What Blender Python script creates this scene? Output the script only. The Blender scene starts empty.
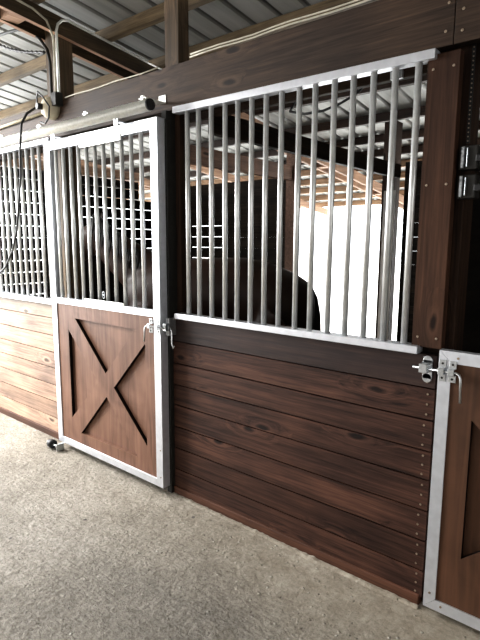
import bpy, bmesh, math, random
from mathutils import Vector, Matrix, noise
from mathutils.geometry import tessellate_polygon
random.seed(7)
SC = bpy.context.scene
COL = SC.collection
PI = math.pi

# ------------------------------------------------------------------ materials
def newmat(name):
    m = bpy.data.materials.new(name); m.use_nodes = True
    nt = m.node_tree; nt.nodes.clear()
    o = nt.nodes.new('ShaderNodeOutputMaterial'); b = nt.nodes.new('ShaderNodeBsdfPrincipled')
    nt.links.new(b.outputs[0], o.inputs[0])
    return m, nt, b
def N(nt, t, **k):
    n = nt.nodes.new(t)
    for a, v in k.items():
        if a.startswith('i_'):
            n.inputs[a[2:].replace('_', ' ')].default_value = v
        else: setattr(n, a, v)
    return n
def ramp(nt, stops, fac):
    r = nt.nodes.new('ShaderNodeValToRGB'); e = r.color_ramp.elements
    while len(e) < len(stops): e.new(.5)
    for i, (p, c) in enumerate(stops):
        e[i].position = p; e[i].color = (*c, 1)
    nt.links.new(fac, r.inputs[0]); return r.outputs[0]
def math_(nt, op, a, b):
    n = nt.nodes.new('ShaderNodeMath'); n.operation = op
    for i, v in enumerate((a, b)):
        if isinstance(v, (int, float)): n.inputs[i].default_value = v
        else: nt.links.new(v, n.inputs[i])
    return n.outputs[0]
def mix(nt, f, a, b, mode='MIX'):
    n = nt.nodes.new('ShaderNodeMix'); n.data_type = 'RGBA'; n.blend_type = mode
    for s, v in ((0, f), (6, a), (7, b)):
        if isinstance(v, (int, float)): n.inputs[s].default_value = v
        elif isinstance(v, tuple): n.inputs[s].default_value = (*v, 1)
        else: nt.links.new(v, n.inputs[s])
    return n.outputs[2]
def wood(name, dark, lite, axis='X', rough=.6, knots=True, var=.5, spec=.3):
    m, nt, b = newmat(name)
    tc = N(nt, 'ShaderNodeTexCoord'); geo = N(nt, 'ShaderNodeNewGeometry')
    off = N(nt, 'ShaderNodeVectorMath', operation='SCALE'); off.inputs[0].default_value = (13.1, 7.7, 5.3)
    nt.links.new(geo.outputs['Random Per Island'], off.inputs['Scale'])
    add = N(nt, 'ShaderNodeVectorMath', operation='ADD')
    nt.links.new(tc.outputs['Object'], add.inputs[0]); nt.links.new(off.outputs[0], add.inputs[1])
    # knots bend the grain locally
    sp = N(nt, 'ShaderNodeSeparateXYZ'); nt.links.new(add.outputs[0], sp.inputs[0])
    ia, ib = {'X': (0, 2), 'Y': (1, 2), 'Z': (2, 0)}[axis]
    cb = N(nt, 'ShaderNodeCombineXYZ')
    nt.links.new(math_(nt, 'MULTIPLY', sp.outputs[ia], 1.7), cb.inputs[0]); nt.links.new(math_(nt, 'MULTIPLY', sp.outputs[ib], 5.), cb.inputs[1])
    wn = N(nt, 'ShaderNodeTexNoise', i_Scale=9., i_Detail=3.); nt.links.new(add.outputs[0], wn.inputs['Vector'])
    wv = N(nt, 'ShaderNodeVectorMath', operation='MULTIPLY_ADD'); nt.links.new(wn.outputs['Color'], wv.inputs[0]); wv.inputs[1].default_value = (.12, .12, 0); nt.links.new(cb.outputs[0], wv.inputs[2])
    vor = N(nt, 'ShaderNodeTexVoronoi'); vor.voronoi_dimensions = '2D'; vor.inputs['Scale'].default_value = 1.0
    nt.links.new(wv.outputs[0], vor.inputs['Vector'])
    vsep = N(nt, 'ShaderNodeSeparateColor'); nt.links.new(vor.outputs['Color'], vsep.inputs[0])
    on = math_(nt, 'GREATER_THAN', vsep.outputs[0], .66)
    kn = ramp(nt, [(0.04, (1, 1, 1)), (.085, (0, 0, 0))], vor.outputs['Distance'])
    kn = math_(nt, 'MULTIPLY', kn, on)
    knw = math_(nt, 'MULTIPLY', ramp(nt, [(0.0, (1, 1, 1)), (.35, (0, 0, 0))], vor.outputs['Distance']), on)
    ring = math_(nt, 'MULTIPLY', ramp(nt, [(.06, (0, 0, 0)), (.10, (1, 1, 1)), (.17, (0, 0, 0))], vor.outputs['Distance']), on)
    s = {'X': (1.3, 34, 34), 'Y': (34, 1.3, 34), 'Z': (34, 34, 1.3)}[axis]
    mp = N(nt, 'ShaderNodeMapping'); mp.inputs['Scale'].default_value = s
    nt.links.new(add.outputs[0], mp.inputs[0])
    bend = N(nt, 'ShaderNodeVectorMath', operation='MULTIPLY_ADD')
    nt.links.new(knw, bend.inputs[0]); bend.inputs[1].default_value = (2.2, 2.2, 2.2) if knots else (0, 0, 0)
    nt.links.new(mp.outputs[0], bend.inputs[2])
    n1 = N(nt, 'ShaderNodeTexNoise', i_Scale=1.0, i_Detail=6., i_Roughness=.65, i_Distortion=.6)
    nt.links.new(bend.outputs[0], n1.inputs['Vector'])
    n2 = N(nt, 'ShaderNodeTexNoise', i_Scale=2.2, i_Detail=3.)
    nt.links.new(add.outputs[0], n2.inputs['Vector'])
    mf = N(nt, 'ShaderNodeMapping'); mf.inputs['Scale'].default_value = tuple(3.2 * q for q in s)
    nt.links.new(add.outputs[0], mf.inputs[0])
    n3 = N(nt, 'ShaderNodeTexNoise', i_Scale=1., i_Detail=3., i_Roughness=.7); nt.links.new(mf.outputs[0], n3.inputs['Vector'])
    gr = math_(nt, 'ADD', math_(nt, 'MULTIPLY', n1.outputs[0], .62), math_(nt, 'MULTIPLY', n3.outputs[0], .38))
    c = ramp(nt, [(.37, dark), (.64, lite)], gr)
    big = ramp(nt, [(.3, (.55, .55, .58)), (.7, (1.25, 1.2, 1.15))], n2.outputs[0])
    c = mix(nt, .85, c, big, 'MULTIPLY')
    hs = N(nt, 'ShaderNodeHueSaturation')
    v = math_(nt, 'MULTIPLY_ADD', geo.outputs['Random Per Island'], var)
    v.node.inputs[2].default_value = 1 - var / 2
    nt.links.new(v, hs.inputs['Value']); nt.links.new(c, hs.inputs['Color'])
    c = hs.outputs[0]
    if knots:
        c = mix(nt, math_(nt, 'MULTIPLY', ring, .35), c, tuple(min(1, x * 1.5) for x in lite))
        kf = math_(nt, 'MULTIPLY', kn, .88)
        c = mix(nt, kf, c, tuple(x * .3 for x in dark))
    nt.links.new(c, b.inputs['Base Color'])
    b.inputs['Roughness'].default_value = rough
    b.inputs['Specular IOR Level'].default_value = spec
    bp = N(nt, 'ShaderNodeBump', i_Strength=.35, i_Distance=.004)
    nt.links.new(n1.outputs[0], bp.inputs['Height']); nt.links.new(bp.outputs[0], b.inputs['Normal'])
    return m
def simple(name, col, rough=.5, metal=0., nscale=30., amt=.15, bump=0., spec=.5):
    m, nt, b = newmat(name)
    tc = N(nt, 'ShaderNodeTexCoord')
    n = N(nt, 'ShaderNodeTexNoise', i_Scale=nscale, i_Detail=4.)
    nt.links.new(tc.outputs['Object'], n.inputs['Vector'])
    c = ramp(nt, [(.3, tuple(x * (1 - amt) for x in col)), (.7, tuple(min(1, x * (1 + amt)) for x in col))], n.outputs[0])
    nt.links.new(c, b.inputs['Base Color'])
    b.inputs['Roughness'].default_value = rough; b.inputs['Metallic'].default_value = metal
    b.inputs['Specular IOR Level'].default_value = spec
    if bump:
        bp = N(nt, 'ShaderNodeBump', i_Strength=bump, i_Distance=.005)
        nt.links.new(n.outputs[0], bp.inputs['Height']); nt.links.new(bp.outputs[0], b.inputs['Normal'])
    return m
def concrete():
    m, nt, b = newmat('concrete')
    tc = N(nt, 'ShaderNodeTexCoord'); P = tc.outputs['Object']
    def nz(s, d=6., r=.6, vec=P, dist=0.):
        n = N(nt, 'ShaderNodeTexNoise', i_Scale=s, i_Detail=d, i_Roughness=r, i_Distortion=dist); nt.links.new(vec, n.inputs['Vector']); return n.outputs[0]
    big = nz(.9, 5., .6, dist=.4); rough2 = nz(20., 5., .7, dist=0.); mid = nz(9., 6.); fine = nz(46., 8., .85)
    c = ramp(nt, [(.3, (.205, .187, .160)), (.5, (.29, .268, .232)), (.72, (.42, .39, .35))], big)
    c = mix(nt, .75, c, ramp(nt, [(.3, (.78, .77, .75)), (.7, (1.14, 1.14, 1.12))], mid), 'MULTIPLY')
    c = mix(nt, .9, c, ramp(nt, [(.38, (.48, .46, .43)), (.52, (1.0, 1.0, 1.0)), (.66, (1.35, 1.35, 1.35))], fine), 'MULTIPLY')
    # sandy, smoother band along the stall front
    sep = N(nt, 'ShaderNodeSeparateXYZ'); nt.links.new(P, sep.inputs[0])
    wob = math_(nt, 'MULTIPLY', big, .5)
    yy = math_(nt, 'ADD', sep.outputs[1], wob)
    band = ramp(nt, [(.05, (0, 0, 0)), (.6, (1, 1, 1))], math_(nt, 'ADD', yy, .55))
    tan = ramp(nt, [(.35, (.31, .265, .20)), (.65, (.44, .39, .31))], mid)
    xb = ramp(nt, [(.2, (.25, .25, .25)), (.9, (1, 1, 1))], math_(nt, 'MULTIPLY_ADD', sep.outputs[0], .33))
    xb.node.inputs[0].links[0].from_node.inputs[2].default_value = 1.15
    bf = math_(nt, 'MULTIPLY', band, xb)
    tan = mix(nt, .6, tan, ramp(nt, [(.36, (.6, .58, .55)), (.6, (1.1, 1.1, 1.1))], fine), 'MULTIPLY')
    c = mix(nt, math_(nt, 'MULTIPLY', bf, .8), c, tan)
    # round damp stains
    st = N(nt, 'ShaderNodeTexVoronoi'); st.inputs['Scale'].default_value = 1.7
    nt.links.new(P, st.inputs['Vector'])
    sf = ramp(nt, [(.07, (.65, .65, .65)), (.10, (0, 0, 0))], math_(nt, 'MULTIPLY_ADD', big, .1))
    sn = sf.node.inputs[0].links[0].from_node
    nt.links.new(st.outputs['Distance'], sn.inputs[2])
    sf2 = ramp(nt, [(.115, (.45, .45, .45)), (.15, (0, 0, 0))], sn.outputs[0])
    c = mix(nt, sf2, c, (.17, .15, .115))
    # pale pebbles
    pv = N(nt, 'ShaderNodeTexVoronoi'); pv.inputs['Scale'].default_value = 30.
    nt.links.new(P, pv.inputs['Vector'])
    psep = N(nt, 'ShaderNodeSeparateColor'); nt.links.new(pv.outputs['Color'], psep.inputs[0])
    pf = math_(nt, 'MULTIPLY', ramp(nt, [(.10, (1, 1, 1)), (.26, (0, 0, 0))], pv.outputs['Distance']), math_(nt, 'GREATER_THAN', psep.outputs[0], .72))
    pits = math_(nt, 'MULTIPLY', ramp(nt, [(.08, (1, 1, 1)), (.2, (0, 0, 0))], pv.outputs['Distance']), math_(nt, 'LESS_THAN', psep.outputs[1], .16))
    rare = ramp(nt, [(.42, (.25, .25, .25)), (.6, (1, 1, 1))], nz(5., 3.))
    pfm = math_(nt, 'MULTIPLY', pf, rare)
    c = mix(nt, math_(nt, 'MULTIPLY', pfm, .7), c, (.60, .57, .50))
    # small dark pits
    hv = N(nt, 'ShaderNodeTexVoronoi'); hv.inputs['Scale'].default_value = 4.2
    nt.links.new(P, hv.inputs['Vector'])
    hf = ramp(nt, [(.035, (1, 1, 1)), (.055, (0, 0, 0))], hv.outputs['Distance'])
    c = mix(nt, math_(nt, 'MULTIPLY', hf, .85), c, (.05, .045, .04))
    c = mix(nt, math_(nt, 'MULTIPLY', pits, .6), c, (.10, .09, .075))
    nt.links.new(c, b.inputs['Base Color'])
    b.inputs['Roughness'].default_value = .82; b.inputs['Specular IOR Level'].default_value = .35
    mpb = N(nt, 'ShaderNodeMapping'); mpb.inputs['Rotation'].default_value = (0, 0, .45); mpb.inputs['Scale'].default_value = (5, 40, 1)
    nt.links.new(P, mpb.inputs[0])
    rk = math_(nt, 'MULTIPLY', nz(1., 3., .5, mpb.outputs[0]), math_(nt, 'SUBTRACT', 1., band))
    h = math_(nt, 'ADD', math_(nt, 'ADD', math_(nt, 'MULTIPLY', mid, .6), math_(nt, 'MULTIPLY', fine, .45)), math_(nt, 'MULTIPLY', rk, .5))
    h = math_(nt, 'ADD', h, math_(nt, 'MULTIPLY', pfm, .6))
    h = math_(nt, 'ADD', h, math_(nt, 'MULTIPLY', math_(nt, 'MULTIPLY', rough2, math_(nt, 'SUBTRACT', 1.15, bf)), 1.3))
    h = math_(nt, 'SUBTRACT', h, math_(nt, 'MULTIPLY', pits, .5))
    bp = N(nt, 'ShaderNodeBump', i_Strength=1., i_Distance=.020)
    nt.links.new(h, bp.inputs['Height']); nt.links.new(bp.outputs[0], b.inputs['Normal'])
    return m
def ply(name, dark, lite):
    m, nt, b = newmat(name)
    tc = N(nt, 'ShaderNodeTexCoord')
    n = N(nt, 'ShaderNodeTexNoise', i_Scale=2.4, i_Detail=4., i_Distortion=1.2)
    nt.links.new(tc.outputs['Object'], n.inputs['Vector'])
    mp = N(nt, 'ShaderNodeMapping'); mp.inputs['Scale'].default_value = (16, 4, 1.3)
    nt.links.new(tc.outputs['Object'], mp.inputs[0])
    n2 = N(nt, 'ShaderNodeTexNoise', i_Scale=1., i_Detail=5., i_Distortion=1.5)
    nt.links.new(mp.outputs[0], n2.inputs['Vector'])
    f = math_(nt, 'ADD', math_(nt, 'MULTIPLY', n.outputs[0], .45), math_(nt, 'MULTIPLY', n2.outputs[0], .55))
    c = ramp(nt, [(.36, dark), (.66, lite)], f)
    nt.links.new(c, b.inputs['Base Color']); b.inputs['Roughness'].default_value = .55
    b.inputs['Specular IOR Level'].default_value = .3
    return m
M = dict(
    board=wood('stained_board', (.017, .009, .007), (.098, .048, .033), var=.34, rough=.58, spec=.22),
    boardlt=wood('lit_board', (.17, .115, .085), (.40, .275, .20), var=.4),  # board colour lightened to carry the daylight at the left end
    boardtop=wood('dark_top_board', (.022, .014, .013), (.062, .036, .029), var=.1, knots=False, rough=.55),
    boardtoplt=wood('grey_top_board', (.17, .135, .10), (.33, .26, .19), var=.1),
    sill=wood('reddish_sill', (.05, .024, .014), (.13, .06, .038), var=.1, knots=False),
    header=wood('header_wood', (.023, .0145, .0095), (.082, .052, .034), var=.2, rough=.65),
    postf=wood('post_board_wood', (.036, .0185, .0115), (.085, .043, .026), axis='Z', var=.1, rough=.7, spec=.2),
    postd=wood('post_dark', (.018, .012, .009), (.065, .038, .025), axis='Z', var=.2, spec=.15),
    postb=wood('post_brown', (.040, .028, .016), (.14, .095, .056), axis='Z', var=.2),
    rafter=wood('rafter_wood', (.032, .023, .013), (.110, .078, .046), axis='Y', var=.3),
    rafterlt=wood('lit_rafter_wood', (.28, .17, .11), (.55, .37, .26), axis='Y', var=.2, knots=False),  # paler copy of the rafter wood with daylight painted in
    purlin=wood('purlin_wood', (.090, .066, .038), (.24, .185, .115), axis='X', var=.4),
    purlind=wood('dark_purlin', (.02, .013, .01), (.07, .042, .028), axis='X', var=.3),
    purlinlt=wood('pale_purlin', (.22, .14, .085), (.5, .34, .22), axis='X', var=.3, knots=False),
    blackwall=wood('black_planks', (.012, .010, .008), (.045, .035, .026), axis='X', var=.5, knots=False, spec=.1),
    blackwally=wood('black_planks_side', (.007, .006, .005), (.025, .020, .016), axis='Y', var=.5, knots=False, spec=.1),
    facing=wood('grey_weathered', (.45, .43, .40), (.85, .82, .78), axis='Z', var=.1),  # weathered grey, brightened to stand in for light on the post face
    tie=wood('tie_beam_dark', (.012, .009, .007), (.045, .03, .02), axis='Y', var=.2, spec=.1),
    tielt=wood('tie_beam_brown', (.10, .055, .034), (.27, .16, .11), axis='Y', var=.2),
    alu=simple('aluminium', (.68, .70, .74), .36, .65, 25, .07),
    bar=simple('bar_steel', (.70, .71, .70), .33, .6, 25, .08),
    galv=simple('galvanised', (.90, .91, .86), .36, .45, 60, .08),
    zinc=simple('zinc_hardware', (.56, .58, .59), .32, .9, 80, .15),
    duller=simple('dull_chrome', (.34, .36, .37), .35, .8, 120, .5),
    blacksteel=simple('black_steel', (.02, .02, .02), .5, .3, 30, .2),
    jamb=simple('dark_steel_jamb', (.022, .021, .018), .6, .2, 30, .2),
    edge=simple('recess_shade', (.012, .007, .005), .8, 0, 30, .2, spec=.1),  # near-black: shade painted on recess walls, also backs the plank gaps
    screw=simple('screw_head', (.30, .24, .18), .4, .6, 50, .2),
    ply=ply('stained_plywood', (.085, .042, .026), (.22, .118, .078)),
    plyr=ply('stained_plywood_red', (.058, .029, .016), (.125, .060, .034)),
    roof=simple('roof_sheet', (.36, .36, .345), .5, .3, 3., .18),
    rubber=simple('black_cord', (.01, .01, .01), .5, 0, 20, .2),
    cable=simple('grey_cable', (.50, .47, .38), .5, 0, 20, .2),
    beige=simple('beige_plastic', (.62, .56, .42), .45, 0, 20, .08),
    dirt=simple('stall_dirt', (.10, .075, .05), .95, 0, 12, .4, .6),
    gravel=simple('outside_gravel', (.80, .79, .76), .9, 0, 9, .2, .4),
    coat=simple('horse_coat', (.030, .014, .008), .45, 0, 5, .35, spec=.4),
    hair=simple('horse_hair', (.008, .006, .005), .6, 0, 40, .4),
    concrete=concrete(),
)
# ribbed roof gets dirty streaks
# ------------------------------------------------------------------ mesh helpers
class MB:
    def __init__(s): s.bm = bmesh.new()
    def box(s, x0, x1, y0, y1, z0, z1, mi=0):
        vs = [s.bm.verts.new((x, y, z)) for x in (x0, x1) for y in (y0, y1) for z in (z0, z1)]
        for f in ((0, 1, 3, 2), (4, 6, 7, 5), (0, 4, 5, 1), (2, 3, 7, 6), (0, 2, 6, 4), (1, 5, 7, 3)):
            fc = s.bm.faces.new([vs[i] for i in f]); fc.material_index = mi
        return s
    def hexa(s, p, mi=0):   # 8 points: bottom ring 4, top ring 4
        vs = [s.bm.verts.new(q) for q in p]
        for f in ((3, 2, 1, 0), (4, 5, 6, 7), (0, 1, 5, 4), (1, 2, 6, 5), (2, 3, 7, 6), (3, 0, 4, 7)):
            s.bm.faces.new([vs[i] for i in f]).material_index = mi
        return s
    def tube(s, pts, r, n=12, cap=True, mi=0, sx=1.):
        pts = [Vector(p) for p in pts]; rs = r if isinstance(r, (list, tuple)) else [r] * len(pts)
        rings = []; up = None
        for i, p in enumerate(pts):
            a = pts[max(i - 1, 0)]; b = pts[min(i + 1, len(pts) - 1)]
            t = (b - a).normalized()
            if up is None:
                up = Vector((0, 0, 1)) if abs(t.z) < .9 else Vector((1, 0, 0))
            u = (up - t * up.dot(t)).normalized(); v = t.cross(u); up = u
            rings.append([s.bm.verts.new(p + (u * math.cos(2 * PI * k / n) + v * math.sin(2 * PI * k / n) * sx) * rs[i]) for k in range(n)])
        for i in range(len(rings) - 1):
            for k in range(n):
                f = s.bm.faces.new((rings[i][k], rings[i][(k + 1) % n], rings[i + 1][(k + 1) % n], rings[i + 1][k])); f.smooth = True; f.material_index = mi
        if cap:
            s.bm.faces.new(rings[0][::-1]).material_index = mi; s.bm.faces.new(rings[-1]).material_index = mi
        return s
    def loft(s, secs, n=20):
        """secs: (x,y,z, halfwidth(y), halfheight, pitch) ellipses standing perpendicular to a path in the xz plane"""
        rings = []
        for (x, y, z, hw, hh, a) in secs:
            c = Vector((x, y, z)); up = Vector((-math.sin(a), 0, math.cos(a))); rt = Vector((0, 1, 0))
            rings.append([s.bm.verts.new(c + rt * hw * math.cos(2 * PI * k / n) + up * hh * math.sin(2 * PI * k / n)) for k in range(n)])
        for i in range(len(rings) - 1):
            for k in range(n):
                s.bm.faces.new((rings[i][k], rings[i][(k + 1) % n], rings[i + 1][(k + 1) % n], rings[i + 1][k])).smooth = True
        s.bm.faces.new(rings[0][::-1]); s.bm.faces.new(rings[-1])
        return s
    def prism(s, outer, holes, y0, y1, mi=0, side=None):
        """xz polygon with holes, extruded between y0 (front) and y1"""
        loops = [outer] + holes; side = mi if side is None else side
        tris = tessellate_polygon([[Vector((p[0], p[1], 0)) for p in L] for L in loops])
        flat = [p for L in loops for p in L]
        F = [s.bm.verts.new((p[0], y0, p[1])) for p in flat]; B = [s.bm.verts.new((p[0], y1, p[1])) for p in flat]
        for t in tris:
            try: s.bm.faces.new([F[i] for i in t]).material_index = mi
            except ValueError: pass
            try: s.bm.faces.new([B[i] for i in t][::-1]).material_index = mi
            except ValueError: pass
        k = 0
        for L in loops:
            n = len(L)
            for i in range(n):
                a, b = k + i, k + (i + 1) % n
                low = abs(L[i][1] - L[(i + 1) % n][1]) < 1e-4 and L[i][1] < sum(p[1] for p in L) / n
                s.bm.faces.new((F[a], F[b], B[b], B[a])).material_index = mi if low else side
            k += n
        return s
    def screw(s, x, y, z, r=.006, ax='y', mi=0):
        d = Vector((0, -1, 0)) if ax == 'y' else Vector((1, 0, 0))
        s.tube([Vector((x, y, z)), Vector((x, y, z)) + d * .003], r, 8, mi=mi); return s
    def build(s, name, mats, parent=None, bevel=0., smooth=False):
        bmesh.ops.recalc_face_normals(s.bm, faces=s.bm.faces)
        me = bpy.data.meshes.new(name); s.bm.to_mesh(me); s.bm.free()
        for m in (mats if isinstance(mats, (list, tuple)) else [mats]): me.materials.append(m)
        o = bpy.data.objects.new(name, me); COL.objects.link(o)
        if parent is not None:
            o.parent = parent; o.matrix_parent_inverse = Matrix.Translation(parent.location).inverted() if parent.rotation_euler.z == 0 else parent.matrix_basis.inverted()
        if bevel:
            b = o.modifiers.new('b', 'BEVEL'); b.width = bevel; b.segments = 2; b.limit_method = 'ANGLE'
        return o
def tag(o, label=None, cat=None, group=None, kind=None):
    if label: o['label'] = label
    if cat: o['category'] = cat
    if group: o['group'] = group
    if kind: o['kind'] = kind
    return o
def empty(name, loc, label, cat, group=None):
    o = bpy.data.objects.new(name, None); COL.objects.link(o); o.location = loc; o.empty_display_size = .1
    return tag(o, label, cat, group)
def copy_part(src, parent, loc=None):
    c = src.copy(); COL.objects.link(c); c.parent = parent
    c.matrix_parent_inverse = src.matrix_parent_inverse.copy()
    if loc is not None: c.location = loc
    return c

# ------------------------------------------------------------------ planes of the building
def roofz(y): return 3.30 - .13 * y       # underside of the metal sheet
def pz(y): return 3.20 - .13 * y          # underside of purlins
def rz(y): return 3.067 - .13 * y         # underside of the paired rafters
EAVE = 7.2

# ---- floors and ground
b = MB()
x0, x1, nx, y0, y1, ny = -9., 4., 65, -4.6, .03, 24
g = [[b.bm.verts.new((x0 + (x1 - x0) * i / nx, y0 + (y1 - y0) * j / ny, -.006 * (1 - min(1, abs(j - ny) / 3)) + (noise.noise(Vector((i * .4, j * .4, 0))) * .004 - .002 if j < ny else 0) - .0)) for j in range(ny + 1)] for i in range(nx + 1)]
for i in range(nx):
    for j in range(ny):
        b.bm.faces.new((g[i][j], g[i + 1][j], g[i + 1][j + 1], g[i][j + 1])).smooth = True
tag(b.build('floor', M['concrete']), 'worn grey concrete floor of the barn aisle', 'floor', kind='structure')
tag(MB().box(-6.2, 3.5, .03, 3.1, -.12, -.02).build('floor_stall', M['dirt']), 'dark dirt floor inside the stalls', 'floor', kind='structure')
tag(MB().box(-60, 60, -40, 60, -.3, -.15).build('ground_outside', M['gravel']), 'pale bright ground outside the barn', 'ground', kind='structure')

# ---- ribbed roof: one sheet profile along x, run down the slope
b = MB(); prof = []
x = -10.5
while x < 4.:
    prof += [(x, 0), (x + .15, 0), (x + .163, .022), (x + .187, .022), (x + .20, 0)]
    x += .23
# ribs are seen from below as raised channels: profile offsets upward
rows = []
for y in (-4.8, EAVE):
    rows.append([b.bm.verts.new((px, y, roofz(y) + pzz)) for px, pzz in prof])
for i in range(len(prof) - 1):
    b.bm.faces.new((rows[0][i], rows[0][i + 1], rows[1][i + 1], rows[1][i]))
def roof_material():
    m, nt, bs = newmat('roof_metal')
    tc = N(nt, 'ShaderNodeTexCoord'); sep = N(nt, 'ShaderNodeSeparateXYZ'); nt.links.new(tc.outputs['Object'], sep.inputs[0])
    # dark rib channel: position across the 23 cm module
    xs = math_(nt, 'ADD', sep.outputs[0], 10.5); md = math_(nt, 'MODULO', xs, .23)
    rib = ramp(nt, [(.155, (0, 0, 0)), (.163, (1, 1, 1)), (.187, (1, 1, 1)), (.195, (0, 0, 0))], md)
    mp = N(nt, 'ShaderNodeMapping'); mp.inputs['Scale'].default_value = (9, .7, 1); nt.links.new(tc.outputs['Object'], mp.inputs[0])
    n = N(nt, 'ShaderNodeTexNoise', i_Scale=1., i_Detail=5.); nt.links.new(mp.outputs[0], n.inputs['Vector'])
    c = ramp(nt, [(.3, (.30, .305, .29)), (.65, (.52, .525, .505))], n.outputs[0])
    c = mix(nt, math_(nt, 'MULTIPLY', rib, .72), c, (.05, .045, .04))
    nt.links.new(c, bs.inputs['Base Color']); bs.inputs['Roughness'].default_value = .55; bs.inputs['Metallic'].default_value = .15
    return m
tag(b.build('ceiling', roof_material()), 'ribbed metal roof sheets seen from below', 'roof', kind='structure')

# ---- purlins (run along x)
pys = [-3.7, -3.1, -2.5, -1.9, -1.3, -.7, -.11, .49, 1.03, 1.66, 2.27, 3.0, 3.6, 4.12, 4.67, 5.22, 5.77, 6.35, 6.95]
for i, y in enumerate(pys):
    m = M['purlin'] if y < 1.5 else (M['purlind'] if y < 4.4 else M['purlinlt'])  # dark over stalls, pale beyond: shade and sunlight put into the purlin colour
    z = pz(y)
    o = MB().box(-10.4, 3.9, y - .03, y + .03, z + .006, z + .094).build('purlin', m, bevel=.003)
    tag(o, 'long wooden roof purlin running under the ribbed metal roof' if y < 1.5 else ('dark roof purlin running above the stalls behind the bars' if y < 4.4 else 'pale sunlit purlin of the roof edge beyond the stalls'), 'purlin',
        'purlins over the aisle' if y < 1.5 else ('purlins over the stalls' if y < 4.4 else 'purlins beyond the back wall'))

# ---- paired rafters
def rafter(xc, label, y0=-4.6, y1=7.1):
    t = empty('rafter', (xc, 0, rz(0)), label, 'rafter')
    for s in (-1, 1):
        xa, xb = (xc + s * .071, xc + s * .111); xa, xb = min(xa, xb), max(xa, xb)
        b = MB()
        b.hexa([(xa, y0, rz(y0)), (xb, y0, rz(y0)), (xb, y1, rz(y1)), (xa, y1, rz(y1)),
                (xa, y0, rz(y0) + .125), (xb, y0, rz(y0) + .125), (xb, y1, rz(y1) + .125), (xa, y1, rz(y1) + .125)])
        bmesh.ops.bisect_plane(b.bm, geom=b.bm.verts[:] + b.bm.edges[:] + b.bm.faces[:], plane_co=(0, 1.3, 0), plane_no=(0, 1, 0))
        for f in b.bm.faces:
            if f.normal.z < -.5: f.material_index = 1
            if f.calc_center_median().y > 1.3: f.material_index = 2  # undersides and far stretch take the lit wood: light put into colour
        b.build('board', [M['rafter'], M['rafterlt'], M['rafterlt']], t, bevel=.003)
    for y in (-2.4, -1.2, -.22, 1.9, 3.9, 5.6):
        MB().box(xc - .071, xc + .071, y - .06, y + .06, rz(y) + .01, rz(y) + .11).build('spacer_block', M['rafterlt'], t)
    return t
rafter(-3.63, 'paired brown rafter boards crossing the left post under the roof')
rafter(-7.3, 'paired rafter boards far beyond the left stall')
rafter(.3, 'paired rafter boards over the right end of the aisle')
# king post boards standing from the paired rafter up to the purlins
# ---- posts of the stall front
def post(x0, x1, y0, y1, z0, z1, m, label, name='post', two=False):
    b = MB().box(x0, x1, y0, y1, z0, z1)
    if two:
        bmesh.ops.bisect_plane(b.bm, geom=b.bm.verts[:] + b.bm.edges[:] + b.bm.faces[:], plane_co=(0, 0, 2.45), plane_no=(0, 0, 1))
        for f in b.bm.faces:
            if f.calc_center_median().z > 2.45: f.material_index = 1  # darker below the header: shade put into the post's colour
    return tag(b.build(name, m, bevel=.004), label, 'post')
p1 = post(-2.394, -2.277, .042, .125, -.02, pz(.19) - .002, [M['postd'], M['postb']], 'thick dark wooden post between the sliding door and the wide barred panel', two=True)
post(-3.70, -3.56, .042, .18, -.02, pz(.2) - .002, M['postb'], 'brown wooden post rising above the header at left with conduit on it')
p3 = post(-.835, -.665, .075, .2, -.02, pz(.19) - .002, M['postd'], 'black wooden post behind the tall board beside the right door')
post(-6.12, -5.97, .042, .19, -.02, pz(.19) - .002, M['postd'], 'dark post at the far left end of the stall front')
post(1.5, 1.68, .05, .2, -.02, pz(.19) - .002, M['postd'], 'dark post at the right end of the stall front')
# tall board on the right post
b = MB(); b.box(-.814, -.690, -.004, .04, 1.168, 2.325)
for x, z in ((-.79, 2.27), (-.712, 2.27), (-.79, 1.83), (-.712, 1.83), (-.79, 1.21), (-.712, 1.21)): b.screw(x, -.004, z, .0055, mi=1)
tag(b.build('post_board', [M['postf'], M['screw']], bevel=.004), 'reddish brown upright board standing between the barred panel and the right door', 'board')

# ---- header beams
b = MB(); b.box(-6.3, -.722, -.002, .04, 2.347, 2.588); b.box(-.719, 3.2, -.002, .04, 2.347, 2.60)
for x, z in ((-.745, 2.50), (-.752, 2.40), (-.69, 2.465), (-.69, 2.39)): b.screw(x, -.002, z, .006, mi=1)
tag(b.build('header_beam', [M['header'], M['screw']], bevel=.004), 'long dark brown header beam running above the stall front', 'beam')
tag(MB().box(-6.3, 3.2, 0.205, .245, 2.33, 2.50).build('rear_header_beam', M['header'], bevel=.004), 'second header beam just behind the front one, on the stall side', 'beam')
# cable along the header top
b = MB(); pts = [(-2.13 + i * .11, -.012 + .002 * math.sin(i * 2.), 2.597 + .003 * math.sin(i * 1.3)) for i in range(0, 30)]
b.tube(pts, .0045, 6); b.tube([(p[0], p[1] + .004, p[2] + .016) for p in pts], .0045, 6)
tag(b.build('cable', M['cable']), 'thin grey cable stapled along the top of the header above the wide barred panel', 'cable')
b = MB(); b.tube([(-3.38 + i * .14, -.01, 2.595 + .003 * math.sin(i * 1.9)) for i in range(8)], .0045, 6)
tag(b.build('cable', M['cable']), 'short pale cable on the header top between the left post and the thick post', 'cable')
b = MB(); b.tube([(-6.3, -.02, 2.51), (-4.6, -.02, 2.515), (-3.62, -.02, 2.535)], .012, 8)
tag(b.build('conduit', M['beige']), 'white conduit running left along the header from the beige outlet box', 'conduit')

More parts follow.
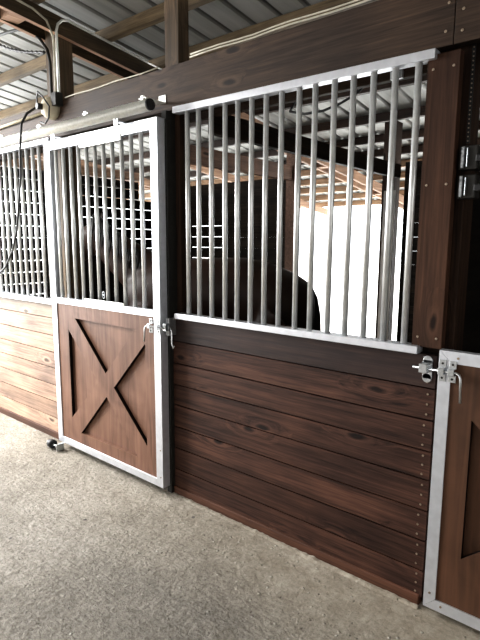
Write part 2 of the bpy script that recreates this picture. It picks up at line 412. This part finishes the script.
# ---- plank walls of the stall front
seams = [.032, .164, .304, .445, .587, .718, .855, .994]
def boards(b, x0, x1, split=None, top=1.14, lastmi=1):
    zz = seams + [top]
    for i in range(8):
        g = .0032; j = .0012 * random.random()
        y = .0 + random.uniform(-.0015, .0015)
        # board face as a slightly irregular strip
        z0, z1 = zz[i] + g, zz[i + 1] - g
        n = 24; lo = []; hi = []
        for k in range(n + 1):
            x = x0 + (x1 - x0) * k / n
            dz = noise.noise(Vector((x * 1.3, zz[i] * 9, 3))) * .0035; dz2 = noise.noise(Vector((x * 1.3, zz[i + 1] * 9, 3))) * .0035
            lo.append((x, z0 + dz)); hi.append((x, z1 + dz2 * (0 if i == 7 else 1)))
        vf = [[b.bm.verts.new((p[0], yy, p[1])) for p in L] for L in (lo, hi) for yy in (y, .036)]
        mi = lastmi if i == 7 else 0
        for k in range(n):
            for a, c in ((0, 2), (2, 3), (3, 1), (1, 0)):
                f = b.bm.faces.new((vf[a][k], vf[a][k + 1], vf[c][k + 1], vf[c][k])); f.material_index = mi
        for k in (0, n):
            f = b.bm.faces.new([vf[a][k] for a in (0, 2, 3, 1)]); f.material_index = mi
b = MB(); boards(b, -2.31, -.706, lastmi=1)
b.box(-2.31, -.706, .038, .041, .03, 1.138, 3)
for i in range(8):
    z0 = seams[i]; z1 = (seams + [1.14])[i + 1]
    for f in (.18, .5, .82): b.screw(-.735 - .004 * (i % 3) + .002 * f, .0, z0 + (z1 - z0) * f, .0048, mi=2)
tag(b.build('wall_front_right', [M['board'], M['boardtop'], M['screw'], M['edge']]), 'dark stained horizontal plank wall under the wide barred panel', 'wall', kind='structure')
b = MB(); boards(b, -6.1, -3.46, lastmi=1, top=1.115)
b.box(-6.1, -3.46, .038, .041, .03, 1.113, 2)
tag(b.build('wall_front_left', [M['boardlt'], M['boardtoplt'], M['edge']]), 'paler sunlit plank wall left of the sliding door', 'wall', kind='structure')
tag(MB().box(-2.31, -.715, -.012, .036, -.02, .046).build('baseboard_right', M['sill'], bevel=.004), 'reddish sill board along the floor under the dark plank wall', 'baseboard', kind='structure')
tag(MB().box(-6.1, -3.46, -.012, .036, -.02, .046).build('baseboard_left', M['sill'], bevel=.004), 'reddish sill board along the floor under the pale plank wall', 'baseboard', kind='structure')

b = MB(); n = 240; rw = []
for i in range(n + 1):
    x = -2.31 + (1.60) * i / n; a = noise.noise(Vector((x * 9, 2, 0))) + .6 * noise.noise(Vector((x * 37, 5, 0)))
    h = max(.0, .001 + .009 * a); d = .030 + .018 * noise.noise(Vector((x * 6, 9, 1)))
    rw.append([b.bm.verts.new(p) for p in ((x, -.013, -.01), (x, -.013, h), (x, -.013 - d * .5, h * .7), (x, -.013 - d, -.008))])
for i in range(n):
    for k in range(3): b.bm.faces.new((rw[i][k], rw[i + 1][k], rw[i + 1][k + 1], rw[i][k + 1]))
tag(b.build('trim_1', M['concrete']), 'ragged concrete edge against the sill of the dark plank wall', 'trim', kind='structure')

# ---- barred grilles
BAR = None
def bar_mesh(z0, z1, r=.0138):
    return MB().tube([(0, 0, z0), (0, 0, (z0 + z1) / 2), (0, 0, z1)], r, 16)
def grille(name, x0, x1, xs, zt0, zt1, zb0, zb1, label, tilt=0.):
    t = empty(name, ((x0 + x1) / 2, .0, zb0), label, 'grille')
    b = MB(); b.hexa([(x0, -.028, zt0 + tilt), (x1, -.028, zt0), (x1, .028, zt0), (x0, .028, zt0 + tilt), (x0, -.028, zt1 + tilt), (x1, -.028, zt1), (x1, .028, zt1), (x0, .028, zt1 + tilt)])
    b.build('top_rail', M['alu'], t, bevel=.003)
    MB().box(x0, x1, -.034, .032, zb0, zb1).build('bottom_rail', M['alu'], t, bevel=.003)
    z1 = zt0 + tilt + .004
    first = None
    for x in xs:
        if first is None:
            first = bar_mesh(zb1 - .01, z1).build('bar', M['bar'], t)
            first.matrix_parent_inverse = Matrix.Translation(t.location).inverted(); first.location = (x, 0, 0)
        else: copy_part(first, t, (x, 0, 0))
    return t
xs = [-2.169, -2.080, -1.983, -1.883, -1.795, -1.702, -1.611, -1.517, -1.416, -1.329, -1.229, -1.136, -1.042, -.946, -.850]
gr = grille('bar_grille', -2.262, -.778, xs, 2.305, 2.341, 1.140, 1.173, 'wide barred aluminium panel over the dark plank wall', tilt=.016)
MB().box(-.975, -.925, .012, .03, 2.27, 2.30).build('clip', M['zinc'], gr)
xs = [-3.70 - .0935 * i for i in range(25)]
grille('bar_grille', -6.0, -3.60, xs, 2.315, 2.352, 1.110, 1.150, 'narrower barred panel left of the sliding door, dark cord hanging before it')

# ---- stall doors
FY0, FY1 = -.092, -.045
def lattice_holes(cx, x0, x1, z0, z1):
    """four triangular recesses around an X, in xz"""
    zc = (z0 + z1) / 2; w = (x1 - x0) / 2; h = (z1 - z0) / 2; xm = (x0 + x1) / 2
    return [[(xm - .80 * w, z1 - .0), (xm, zc + .10), (xm + .80 * w, z1)],
            [(xm - .80 * w, z0), (xm + .80 * w, z0), (xm, zc - .10)],
            [(x0, zc + .76 * h), (x0, zc - .76 * h), (xm - .095, zc)],
            [(x1, zc + .76 * h), (xm + .095, zc), (x1, zc - .76 * h)]]
def bolt(parent, x_knob, x_tip, z, yf, plates, ybrk, handle_down=.115, keeper=None):
    s = 1 if x_tip > x_knob else -1
    yb = yf - .017
    t = parent
    b = MB(); b.tube([(x_tip, yb, z), (x_knob + s * .02, yb, z), (x_knob + s * .006, yb - .004, z - .005), (x_knob, yb - .006, z - .02), (x_knob - s * .006, yb - .008, z - handle_down)], .0052, 10)
    b.build('bolt_rod', M['zinc'], t)
    for px in plates:
        b = MB(); b.box(px - .0145, px + .0145, yf - .004, yf, z - .044, z - .013); b.box(px - .0145, px + .0145, yf - .004, yf, z + .013, z + .044)
        b.box(px - .012, px + .012, yb - .0085, yb - .006, z - .012, z + .012); b.box(px - .012, px + .012, yb - .007, yf, z - .0145, z - .011); b.box(px - .012, px + .012, yb - .007, yf, z + .011, z + .0145)
        b.screw(px, yf - .004, z - .03, .005, mi=1); b.screw(px, yf - .004, z + .03, .005, mi=1)
        b.build('bolt_guide', [M['zinc'], M['jamb']], t, bevel=.002)
# sliding door
sd = empty('sliding_stall_door', (-2.94, -.07, .045), 'sliding stall door with brown crossed panel below and bars above, in bright metal frame', 'door')
DX0, DX1, DZ0, DZ1 = -3.548, -2.322, .052, 2.302
MB().box(DX0, DX0 + .062, FY0, FY1 + .012, DZ0, DZ1).build('stile', M['alu'], sd, bevel=.002)
b = MB(); b.box(DX1 - .062, DX1, FY0, FY1 + .012, DZ0, DZ1)
for z in (.12, .3, 1.10, 1.25, 2.2): b.screw(DX1 - .02, FY0, z, .005, mi=1)
b.build('stile', [M['alu'], M['screw']], sd, bevel=.002)
MB().box(DX0 + .062, DX1 - .062, FY0, FY1, DZ0, DZ0 + .05).build('bottom_rail', M['alu'], sd, bevel=.002)
MB().box(DX0 + .062, DX1 - .062, FY0, FY1, 1.143, 1.186).build('middle_rail', M['alu'], sd, bevel=.002)
MB().box(DX0 + .062, DX1 - .062, FY0, FY1, 2.238, DZ1).build('top_rail', M['alu'], sd, bevel=.002)
PX0, PX1, PZ0, PZ1 = DX0 + .062, DX1 - .062, DZ0 + .05, 1.143
MB().box(PX0, PX1, -.058, -.046, PZ0, PZ1).build('recessed_panel', M['ply'], sd)
b = MB()
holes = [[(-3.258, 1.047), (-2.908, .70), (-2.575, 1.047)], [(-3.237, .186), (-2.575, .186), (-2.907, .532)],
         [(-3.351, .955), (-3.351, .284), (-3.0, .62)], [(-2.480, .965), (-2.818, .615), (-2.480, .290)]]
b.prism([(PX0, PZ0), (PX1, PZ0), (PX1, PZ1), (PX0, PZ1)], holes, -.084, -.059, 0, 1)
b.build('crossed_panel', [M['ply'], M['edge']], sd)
first = None
for i in range(12):
    x = PX0 + .048 + i * .0945
    if x > PX1 - .02: break
    if first is None:
        first = bar_mesh(1.18, 2.245, .0132).build('bar', M['bar'], sd)
        first.matrix_parent_inverse = Matrix.Translation(sd.location).inverted(); first.location = (x, -.068, 0)
    else: copy_part(first, sd, (x, -.068, 0))
fg = MB().box(-3.10, -2.655, -.098, -.088, 2.212, 2.258).build('feed_opening_plate', M['galv'], sd, bevel=.002)
b = MB(); b.box(-3.10, -2.665, -.102, -.090, 1.185, 1.206); b.build('feed_opening_plate', M['galv'], sd, bevel=.002)
b = MB(); 
for k in range(2): b.tube([(-2.87 + .011 * math.cos(a) , -.104, 1.235 + k * .022 + .013 * math.sin(a)) for a in [j * PI / 6 for j in range(13)]], .003, 6, cap=False)
b.build('catch_ring', M['duller'], sd)
bolt(sd, -2.44, -2.27, 1.09, FY0 - .001, [-2.405, -2.335], None, .10)
# keeper plate on the dark jamb
b = MB()
for z0 in (1.037, 1.113): b.box(-2.308, -2.278, -.062, -.058, z0, z0 + .030)
b.box(-2.306, -2.280, -.088, -.084, 1.072, 1.108); b.box(-2.306, -2.280, -.088, -.058, 1.068, 1.072); b.box(-2.306, -2.280, -.088, -.058, 1.108, 1.112)
b.box(-2.290, -2.284, -.062, .036, 1.037, 1.143); b.tube([(-2.28, -.02, 1.13), (-2.26, -.03, 1.165), (-2.235, -.03, 1.17)], .004, 6)
b.tube([(-2.29, -.06, 1.09), (-2.265, -.062, 1.085), (-2.255, -.062, 1.06), (-2.258, -.06, .99), (-2.245, -.06, .965), (-2.235, -.06, .98)], .004, 6)
tag(b.build('latch_keeper', M['zinc'], bevel=.001), 'zinc latch keeper with hook on the post beside the sliding door', 'latch')
tag(MB().box(-2.352, -2.312, -.03, .04, .0, 2.345).build('door_jamb', M['jamb'], bevel=.002), 'dark metal jamb strip on the post at the sliding door edge', 'jamb')
# floor roller holding the door's left foot
rg = empty('floor_roller', (-3.55, -.12, .0), 'small black floor roller at the left foot of the sliding door', 'roller')
MB().tube([(-3.585, -.145, .038), (-3.535, -.145, .038)], .032, 16).build('wheel', M['rubber'], rg)
b = MB(); b.box(-3.60, -3.47, -.13, -.095, 0, .008); b.tube([(-3.47, -.145, .035), (-3.60, -.145, .035)], .008, 8); b.box(-3.475, -3.465, -.16, -.097, .0, .055)
b.box(-3.606, -3.596, -.16, -.097, .0, .055)
b.build('bracket', M['zinc'], rg, bevel=.002)
# round track with brackets, trolleys
tr = empty('door_track', (-4.4, -.15, 2.32), 'galvanised round track the sliding door hangs from, under the header', 'track')
b = MB(); b.tube([(-6.6, -.15, 2.352), (-4.4, -.15, 2.352), (-2.315, -.15, 2.352)], .033, 20)
b.build('rail', M['galv'], tr)
MB().tube([(-2.315, -.15, 2.352), (-2.30, -.15, 2.352)], .031, 20).build('end_cap', M['blacksteel'], tr)
for x in (-2.37, -2.93, -3.50, -4.07, -4.64, -5.2):
    b = MB(); b.box(x - .03, x + .03, -.155, -.002, 2.392, 2.398); b.box(x - .03, x + .03, -.006, -.002, 2.395, 2.44); b.box(x - .012, x + .012, -.157, -.145, 2.383, 2.408)
    b.build('bracket', M['galv'], tr, bevel=.001)
for x in (-2.62, -3.33):
    b = MB(); b.box(x - .02, x + .02, -.153, -.147, 2.285, 2.325); b.box(x - .02, x + .02, -.15, -.075, 2.302, 2.308); b.tube([(x, -.15, 2.28), (x, -.15, 2.32)], .007, 8)
    b.build('trolley_hanger', M['zinc'], sd, bevel=.001)

# right half door
rd = empty('stall_half_door', (-.12, -.03, .03), 'reddish brown half door at right with a bright mitred metal frame', 'door')
RX0, RX1, RZ0, RZ1, W = -.686, .464, .028, 1.172, .050
ya, yb = -.034, .004
def quad_prism(b, pts, y0, y1):
    b.prism(pts, [], y0, y1)
b = MB(); b.prism([(RX0, RZ0), (RX0 + W, RZ0 + W), (RX0 + W, RZ1 - W), (RX0, RZ1)], [], ya, yb)
for z in (.10, 1.11): b.screw(RX0 + .025, ya, z, .005, mi=1)
b.build('frame_side', [M['alu'], M['screw']], rd)
MB().prism([(RX1, RZ0), (RX1 - W, RZ0 + W), (RX1 - W, RZ1 - W), (RX1, RZ1)], [], ya, yb).build('frame_side', M['alu'], rd)
b = MB(); b.prism([(RX0 + .001, RZ1), (RX0 + W + .001, RZ1 - W + .001), (RX1 - W, RZ1 - W + .001), (RX1, RZ1)], [], ya, yb)
for x in (RX0 + .075, RX0 + .5): b.screw(x, ya, RZ1 - .025, .005, mi=1)
b.build('frame_top', [M['alu'], M['screw']], rd)
b = MB(); b.prism([(RX0 + .001, RZ0), (RX0 + W + .001, RZ0 + W - .001), (RX1 - W, RZ0 + W - .001), (RX1, RZ0)], [], ya, yb)
for x in (RX0 + .075, RX0 + .5): b.screw(x, ya, RZ0 + .028, .005, mi=1)
b.build('frame_bottom', [M['alu'], M['screw']], rd)
MB().box(RX0 + W, RX1 - W, -.004, .002, RZ0 + W, RZ1 - W).build('recessed_panel', M['plyr'], rd)
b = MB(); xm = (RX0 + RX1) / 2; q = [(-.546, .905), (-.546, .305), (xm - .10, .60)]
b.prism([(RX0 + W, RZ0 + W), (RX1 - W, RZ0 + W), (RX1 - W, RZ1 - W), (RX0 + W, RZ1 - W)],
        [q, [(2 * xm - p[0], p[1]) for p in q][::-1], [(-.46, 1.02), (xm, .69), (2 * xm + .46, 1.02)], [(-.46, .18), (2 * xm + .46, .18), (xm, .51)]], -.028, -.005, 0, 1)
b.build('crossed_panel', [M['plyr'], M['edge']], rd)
bolt(rd, -.590, -.785, 1.090, ya - .001, [-.668, -.628], None, .115)
b = MB(); px, z, yf, yb2 = -.740, 1.075, .0, -.070
b.tube([(px, -.001, z + .04), (px, -.008, z + .04)], .020, 14); b.tube([(px, -.001, z - .035), (px, -.008, z - .035)], .020, 14)
b.box(px - .020, px + .020, -.008, -.001, z - .038, z + .042)
b.box(px - .016, px + .016, -.062, -.058, z - .002, z + .034); b.box(px - .016, px + .016, -.060, -.006, z + .030, z + .034); b.box(px - .016, px + .016, -.060, -.006, z - .004, z)
tag(b.build('latch_keeper', M['zinc'], bevel=.001), 'zinc keeper plate on the plank wall receiving the right door bolt', 'latch')

# ---- back wall, side wall, divider, rear posts
def planks(b, horiz, a0, a1, c0, c1, z0, z1, gaps, pitch=.14, gap=.006, mi=0):
    """horizontal planks; horiz='x' runs along x at y in (c0,c1); 'y' runs along y at x in (c0,c1)"""
    z = z0
    while z < z1 - .01:
        zt = min(z + pitch, z1)
        g = gap if gaps else 0.0005
        q = (a0, a1, c0, c1) if horiz == 'x' else (c0, c1, a0, a1)
        b.box(q[0], q[1], q[2], q[3], z, zt - g, mi); z += pitch
b = MB()
planks(b, 'x', -5.2, -4.62, 3.0, 3.03, -.02, 1.24, False); planks(b, 'x', -5.2, -4.62, 3.0, 3.03, 1.24, 1.816, True, pitch=.144, gap=.007); planks(b, 'x', -5.2, -4.62, 3.0, 3.03, 1.816, 2.36, False)
planks(b, 'x', -6.0, -5.2, 3.0, 3.03, -.02, 2.36, False); planks(b, 'x', -4.62, -3.54, 3.0, 3.03, -.02, 2.36, False)
tag(b.build('wall_back_left', M['blackwall']), 'dark plank back wall left of the bright doorway', 'wall', kind='structure')
b = MB(); planks(b, 'x', -2.14, 3.4, 3.0, 3.03, -.02, 2.40, True, gap=.0016)
b.box(-1.97, 3.4, 3.032, 3.04, -.02, 1.78); b.box(-2.14, -2.1, 3.032, 3.04, -.02, 2.4)
tag(b.build('wall_back_right', M['blackwall']), 'dark plank back wall right of the bright doorway', 'wall', kind='structure')
b = MB(); planks(b, 'y', .2, 1.27, -6.03, -6.0, -.02, 2.45, True, pitch=.1385, gap=.009)
planks(b, 'y', 1.27, 1.80, -6.03, -6.0, -.02, 2.45, False)
planks(b, 'y', 1.80, 2.98, -6.03, -6.0, -.02, 1.38, False)
planks(b, 'y', 1.80, 2.74, -6.03, -6.0, 1.365, 2.45, True, pitch=.1385, gap=.009)
planks(b, 'y', 2.74, 2.98, -6.03, -6.0, 1.365, 2.19, True, pitch=.1385, gap=.009)
tag(b.build('wall_left', M['blackwally']), 'dark plank side wall with thin daylight gaps seen through the left bars', 'wall', kind='structure')
b = MB(); planks(b, 'y', .205, 3.0, -.74, -.70, -.02, 2.0, False)
tag(b.build('wall_divider', M['blackwally']), 'black plank divider wall behind the right half door', 'wall', kind='structure')
tag(MB().box(-3.545, -3.43, 2.93, 3.07, -.02, pz(3.07) - .005).build('door_post', M['tielt'], bevel=.004), 'brown post at the left side of the bright back doorway', 'post')
b = MB(); b.box(-2.345, -2.22, 2.92, 3.07, -.02, pz(3.07) - .005)
tag(b.build('door_post', M['postd'], bevel=.004), 'dark post at the right side of the bright back doorway', 'post')
tag(MB().box(-2.31, -2.19, 2.895, 2.915, -.02, 2.12).build('post_facing', M['facing'], bevel=.004), 'light edged board fixed beside the right post of the back doorway', 'board')
tag(MB().box(-2.20, -2.15, .20, 2.92, 2.235, 2.365).build('tie_beam', M['tie'], bevel=.004), 'black tie beam crossing the stall from front post to back doorway', 'beam')
tag(MB().box(-3.53, -3.45, 1.125, 2.92, 2.31, 2.47).build('tie_beam', M['tielt'], bevel=.004), 'brown tie beam crossing the left stall toward the back doorway post', 'beam')
tag(MB().box(-6.05, -5.93, .2, 2.74, 2.452, 2.56).build('wall_plate', M['rafterlt'], bevel=.004), 'light wooden plate on top of the far left side wall', 'beam')
# roof edge structure beyond the stalls
for i, x in enumerate((-5.5, -1.9)):
    y0, y1 = 3.2, EAVE - .02
    b = MB(); h0, h1 = pz(y0) - .003, pz(y1) - .003
    b.hexa([(x, y0, h0 - .12), (x + .045, y0, h0 - .12), (x + .045, y1, h1 - .12), (x, y1, h1 - .12), (x, y0, h0), (x + .045, y0, h0), (x + .045, y1, h1), (x, y1, h1)])
    tag(b.build('eave_rafter', M['rafterlt'], bevel=.003), 'pale rafter of the roof overhang beyond the stalls', 'rafter', 'rafters of the roof overhang')
# ---- opposite side of the aisle, and a right wall added to block light (behind the camera)
tag(MB().box(3.95, 4.05, -4.62, 7, -.02, 3.0).build('light_block_right', M['purlind']), 'added dark end wall, unseen, keeping daylight out of the aisle', 'wall', kind='structure')
tag(MB().box(-9, 4, -4.7, -4.62, -.02, roofz(-4.62) - .02).build('wall_opposite', M['purlind']), 'added dark end wall, unseen, keeping daylight out of the aisle', 'wall', kind='structure')

# ---- conduit, outlet box, cords at the left post
b = MB()
b.tube([(-3.505, .02, 2.62), (-3.505, .02, 3.07), (-3.505, .035, 3.12), (-3.505, .07, 3.155), (-3.505, .12, 3.168)] + [(-3.507, y, 3.182 - .13 * y) for y in (.2, .4, .6, .8, 1.0)], .0095, 8)
tag(b.build('conduit', M['galv']), 'thin metal conduit rising on the left post and bending right along the rafter', 'conduit')
b = MB(); b.tube([(-3.545, .02, 2.62), (-3.545, .02, 2.94), (-3.535, .01, 3.04), (-3.51, -.05, 3.12), (-3.508, -.15, 3.165), (-3.508, -.6, 3.24)], .008, 8)
tag(b.build('cable', M['cable']), 'pale cable curving from the left post onto the rafter side, toward the viewer', 'cable')
b = MB(); b.tube([(-3.60, .018, 2.62), (-3.60, .018, 2.88), (-3.62, .01, 2.97), (-3.68, -.01, 3.05), (-3.80, -.03, 3.13), (-3.93, -.05, 3.16), (-4.3, -.1, 3.17)], .011, 8)
tag(b.build('conduit', M['jamb']), 'dark armoured conduit curving left from the left post', 'conduit')
b = MB(); n = 40
b.tube([(-3.58 - i / n * .86, -.035 + .005 * math.sin(i * 2.3), 2.93 + .29 * (i / n) - .035 * math.sin(PI * i / n) + .005 * math.cos(i * 2.3)) for i in range(n + 1)], .0095, 6)
tag(b.build('twisted_wire', M['rubber']), 'black twisted cord sagging left from the left post', 'cord')
ob = empty('outlet_box', (-3.53, -.04, 2.47), 'round beige light socket beside a dark junction box under the left post', 'outlet box')
b = MB(); b.box(-3.49, -3.42, -.06, -.003, 2.545, 2.635); b.build('junction_box', M['jamb'], ob, bevel=.004)
b = MB()
b.tube([(-3.54, -.003, 2.545), (-3.54, -.03, 2.545), (-3.545, -.06, 2.545), (-3.55, -.085, 2.545), (-3.552, -.092, 2.545)], [.078, .08, .07, .05, .02], 24); b.build('socket_body', M['beige'], ob)
MB().tube([(-3.552, -.09, 2.545), (-3.556, -.13, 2.545)], .022, 14).build('socket_plug', M['rubber'], ob)
b = MB()
pl = [(-3.64, -.08, 2.56), (-3.64, -.16, 2.50), (-3.62, -.215, 2.42), (-3.66, -.215, 2.26), (-3.78, -.16, 2.08), (-3.92, -.12, 1.86), (-4.05, -.08, 1.68), (-4.18, -.06, 1.52), (-4.34, -.05, 1.38), (-4.5, -.05, 1.30)]
b.tube(pl, .0085, 8)
b.tube([(-3.64, -.08, 2.56), (-3.60, -.10, 2.62), (-3.55, -.12, 2.64), (-3.49, -.12, 2.60), (-3.44, -.10, 2.53), (-3.47, -.09, 2.46), (-3.54, -.08, 2.43), (-3.60, -.08, 2.45)], .006, 8)
tag(b.build('electric_wire', M['rubber']), 'black electric cord hanging from the beige socket in front of the left bars', 'cord')

b = MB(); b.tube([(-2.92, 2.22, 3.0), (-2.91, 2.1, 2.86), (-2.86, 2.0, 2.80), (-2.70, 2.0, 2.755), (-2.50, 2.0, 2.753), (-2.33, 2.0, 2.79), (-2.19, 2.0, 2.84), (-2.08, 2.0, 2.92), (-1.98, 2.1, 3.0)], .012, 8)
tag(b.build('electric_wire', M['rubber']), 'black wire sagging under the roof purlins behind the wide barred panel', 'wire')
# ---- perforated strap with two metal clasps right of the post board
st = empty('hanging_strap', (-.655, .10, 2.0), 'thin beaded metal strap hanging right of the upright board', 'strap')
b = MB()
b.box(-.672, -.658, .0705, .0725, 1.99, 2.40); b.build('strap', M['blacksteel'], st)
b = MB()
for k in range(22): b.screw(-.665, .0705, 2.345 - k * .0165, .0028)
b.build('beads', M['screw'], st)
for (z, lab) in ((1.928, 'upper of two small metal switch boxes on the black post at right'), (1.818, 'lower of two small metal switch boxes on the black post at right')):
    t = empty('switch_box', (-.66, .06, z), lab, 'switch box')
    b = MB(); b.box(-.680, -.608, .02, .074, z - .046, z + .046); b.build('box', M['jamb'], t, bevel=.006)
    b = MB(); b.box(-.670, -.656, .012, .02, z - .040, z + .042); b.box(-.648, -.642, .010, .02, z - .036, z + .036); b.build('cover', M['duller'], t, bevel=.004)
    b = MB(); b.box(-.612, -.585, .004, .02, z - .02, z + .006); b.build('toggle', M['blacksteel'], t, bevel=.003)

# ------------------------------------------------------------------ the horse
def make_horse():
    t = empty('horse', (0, 0, 0), 'dark brown horse standing in the stall behind the bars, rump to the right', 'horse')
    b = MB()
    b.loft([(-.02, 0, .98, .10, .19, 0), (.03, 0, .99, .19, .28, 0), (.14, 0, 1.02, .26, .325, 0), (.34, 0, 1.07, .29, .36, 0), (.6, 0, 1.125, .28, .36, 0), (.9, 0, 1.115, .30, .365, 0), (1.15, 0, 1.09, .29, .375, 0),
            (1.38, 0, 1.09, .25, .36, 0), (1.56, 0, 1.10, .22, .30, 0), (1.68, 0, 1.10, .16, .20, 0), (1.73, 0, 1.10, .07, .1, 0)], 28)
    b.loft([(1.30, 0, 1.16, .14, .27, .5), (1.48, 0, 1.27, .13, .25, .62), (1.66, 0, 1.41, .105, .205, .68), (1.82, 0, 1.54, .088, .17, .7), (1.97, 0, 1.66, .078, .14, .5), (2.04, 0, 1.70, .07, .11, .2)], 24)
    b.loft([(1.93, 0, 1.70, .055, .07, -.6), (2.0, 0, 1.68, .088, .125, -.7), (2.10, 0, 1.60, .095, .14, -.8), (2.22, 0, 1.49, .07, .105, -.85), (2.34, 0, 1.38, .055, .078, -.85), (2.43, 0, 1.30, .058, .07, -.8), (2.475, 0, 1.265, .04, .045, -.8)], 24)
    for s in (-1, 1):
        b.tube([(1.48, s * .13, 1.05), (1.47, s * .145, .82), (1.50, s * .14, .66), (1.50, s * .14, .50), (1.50, s * .14, .44), (1.50, s * .14, .25), (1.51, s * .14, .15), (1.55, s * .14, .07), (1.565, s * .14, -.01)], [.15, .105, .07, .06, .052, .038, .045, .045, .066], 14)
        b.tube([(.27, s * .13, .98), (.40, s * .15, .84), (.36, s * .15, .70), (.21, s * .145, .56), (.17, s * .14, .50), (.20, s * .14, .42), (.24, s * .14, .22), (.26, s * .14, .15), (.30, s * .14, .07), (.315, s * .14, -.01)], [.25, .165, .11, .07, .06, .05, .04, .047, .046, .066], 14)
        # ears
        b.tube([(1.955, s * .05, 1.76), (1.955, s * .065, 1.83), (1.965, s * .06, 1.885), (1.97, s * .055, 1.905)], [.02, .03, .017, .004], 8)
    body = b.build('body', M['coat'], t)
    r = body.modifiers.new('r', 'REMESH'); r.mode = 'VOXEL'; r.voxel_size = .02; r.use_smooth_shade = True
    s_ = body.modifiers.new('s', 'SMOOTH'); s_.factor = .6; s_.iterations = 7
    b = MB()
    b.tube([(.03, 0, 1.22), (-.012, 0, 1.13), (-.035, 0, .98), (-.03, 0, .75), (.0, 0, .45), (.02, 0, .3)], [.03, .035, .04, .055, .05, .01], 12)
    b.build('tail', M['hair'], t)
    b = MB()
    for k in range(26):
        f = k / 25; x = 1.42 + f * .58; z = 1.455 + f * .42 - .06 * math.sin(PI * f) * .3
        b.tube([(x, 0, z - .01), (x - .01, .05 + .02 * math.sin(k), z - .03), (x - .02, .10, z - .13), (x - .01 + .02 * math.sin(k * 2.1), .115, z - .23)], [.016, .02, .018, .005], 6)
    b.build('mane', M['hair'], t)
    for s in (-1, 1):
        b = MB(); b.tube([(2.10, s * .083, 1.615), (2.105, s * .098, 1.615)], [.018, .010], 10); b.build('eye', M['rubber'], t)
    return t
hz = make_horse()
rump = Vector((-2.385, 1.72)); wit = Vector((-3.57, 1.02)); d = wit - rump
hz.location = (rump.x, rump.y, -.02); hz.rotation_euler = (0, 0, math.atan2(d.y, d.x))

# ------------------------------------------------------------------ light
w = bpy.data.worlds.new('World'); SC.world = w; w.use_nodes = True
bg = w.node_tree.nodes['Background']; bg.inputs[0].default_value = (.93, .97, 1.0, 1); bg.inputs[1].default_value = 4.0
def area(name, loc, rot, sx, sy, power, col=(1, 1, 1)):
    l = bpy.data.lights.new(name, 'AREA'); l.shape = 'RECTANGLE'; l.size = sx; l.size_y = sy; l.energy = power; l.color = col
    o = bpy.data.objects.new(name, l); COL.objects.link(o); o.location = loc
    o.rotation_euler = rot; return o
area('daylight_left_end', (-7.4, -1.9, 1.9), (0, math.radians(-90), 0), 3.2, 4.2, 430, (.97, .98, 1))
area('fill_right_end', (3.6, -2.4, 1.7), (0, math.radians(90), 0), 3.0, 4.0, 42, (1, .97, .93))  # added fill lamp in front of the closed right end
area('fill_over_left_aisle', (-5.7, -1.7, 2.8), (0, math.radians(-6), 0), 1.6, 1.8, 420, (1, .99, .98))  # added fill lamp under the closed roof, brightens the left floor
area('fill_aisle_side', (-3.5, -4.5, 1.7), (math.radians(90), 0, 0), 9., 2.6, 75, (1, .99, .97))  # added broad fill lamp before the solid wall behind the camera
sl = bpy.data.lights.new('sun', 'SUN'); sl.energy = 12.; sl.angle = .01; so = bpy.data.objects.new('sun', sl); COL.objects.link(so); so.rotation_euler = (math.radians(-38), 0, math.radians(8)); so.location = (0, 20, 20)

# ------------------------------------------------------------------ camera (fitted to the photograph's vanishing points)
f_px, pitch, roll, yaw = 510.906, .151557, .00581174, .698683
cy, sy = math.cos(yaw), math.sin(yaw)
fw = Vector((-sy * math.cos(pitch), cy * math.cos(pitch), -math.sin(pitch))); rt = Vector((cy, sy, 0)); up = rt.cross(fw)
rt2 = rt * math.cos(roll) + up * math.sin(roll); up2 = -rt * math.sin(roll) + up * math.cos(roll)
cam = bpy.data.cameras.new('Camera'); co = bpy.data.objects.new('Camera', cam); COL.objects.link(co)
R3 = Matrix((rt2, up2, -fw)).transposed(); co.matrix_world = Matrix.Translation((0, -2.11, 1.6)) @ R3.to_4x4()
cam.sensor_fit = 'VERTICAL'; cam.sensor_height = 24.; cam.lens = f_px / 640 * 24.; cam.clip_start = .05
SC.camera = co
SC.view_settings.view_transform = 'Standard'; SC.view_settings.look = 'Medium High Contrast'; SC.view_settings.exposure = 0.; SC.view_settings.gamma = 1.
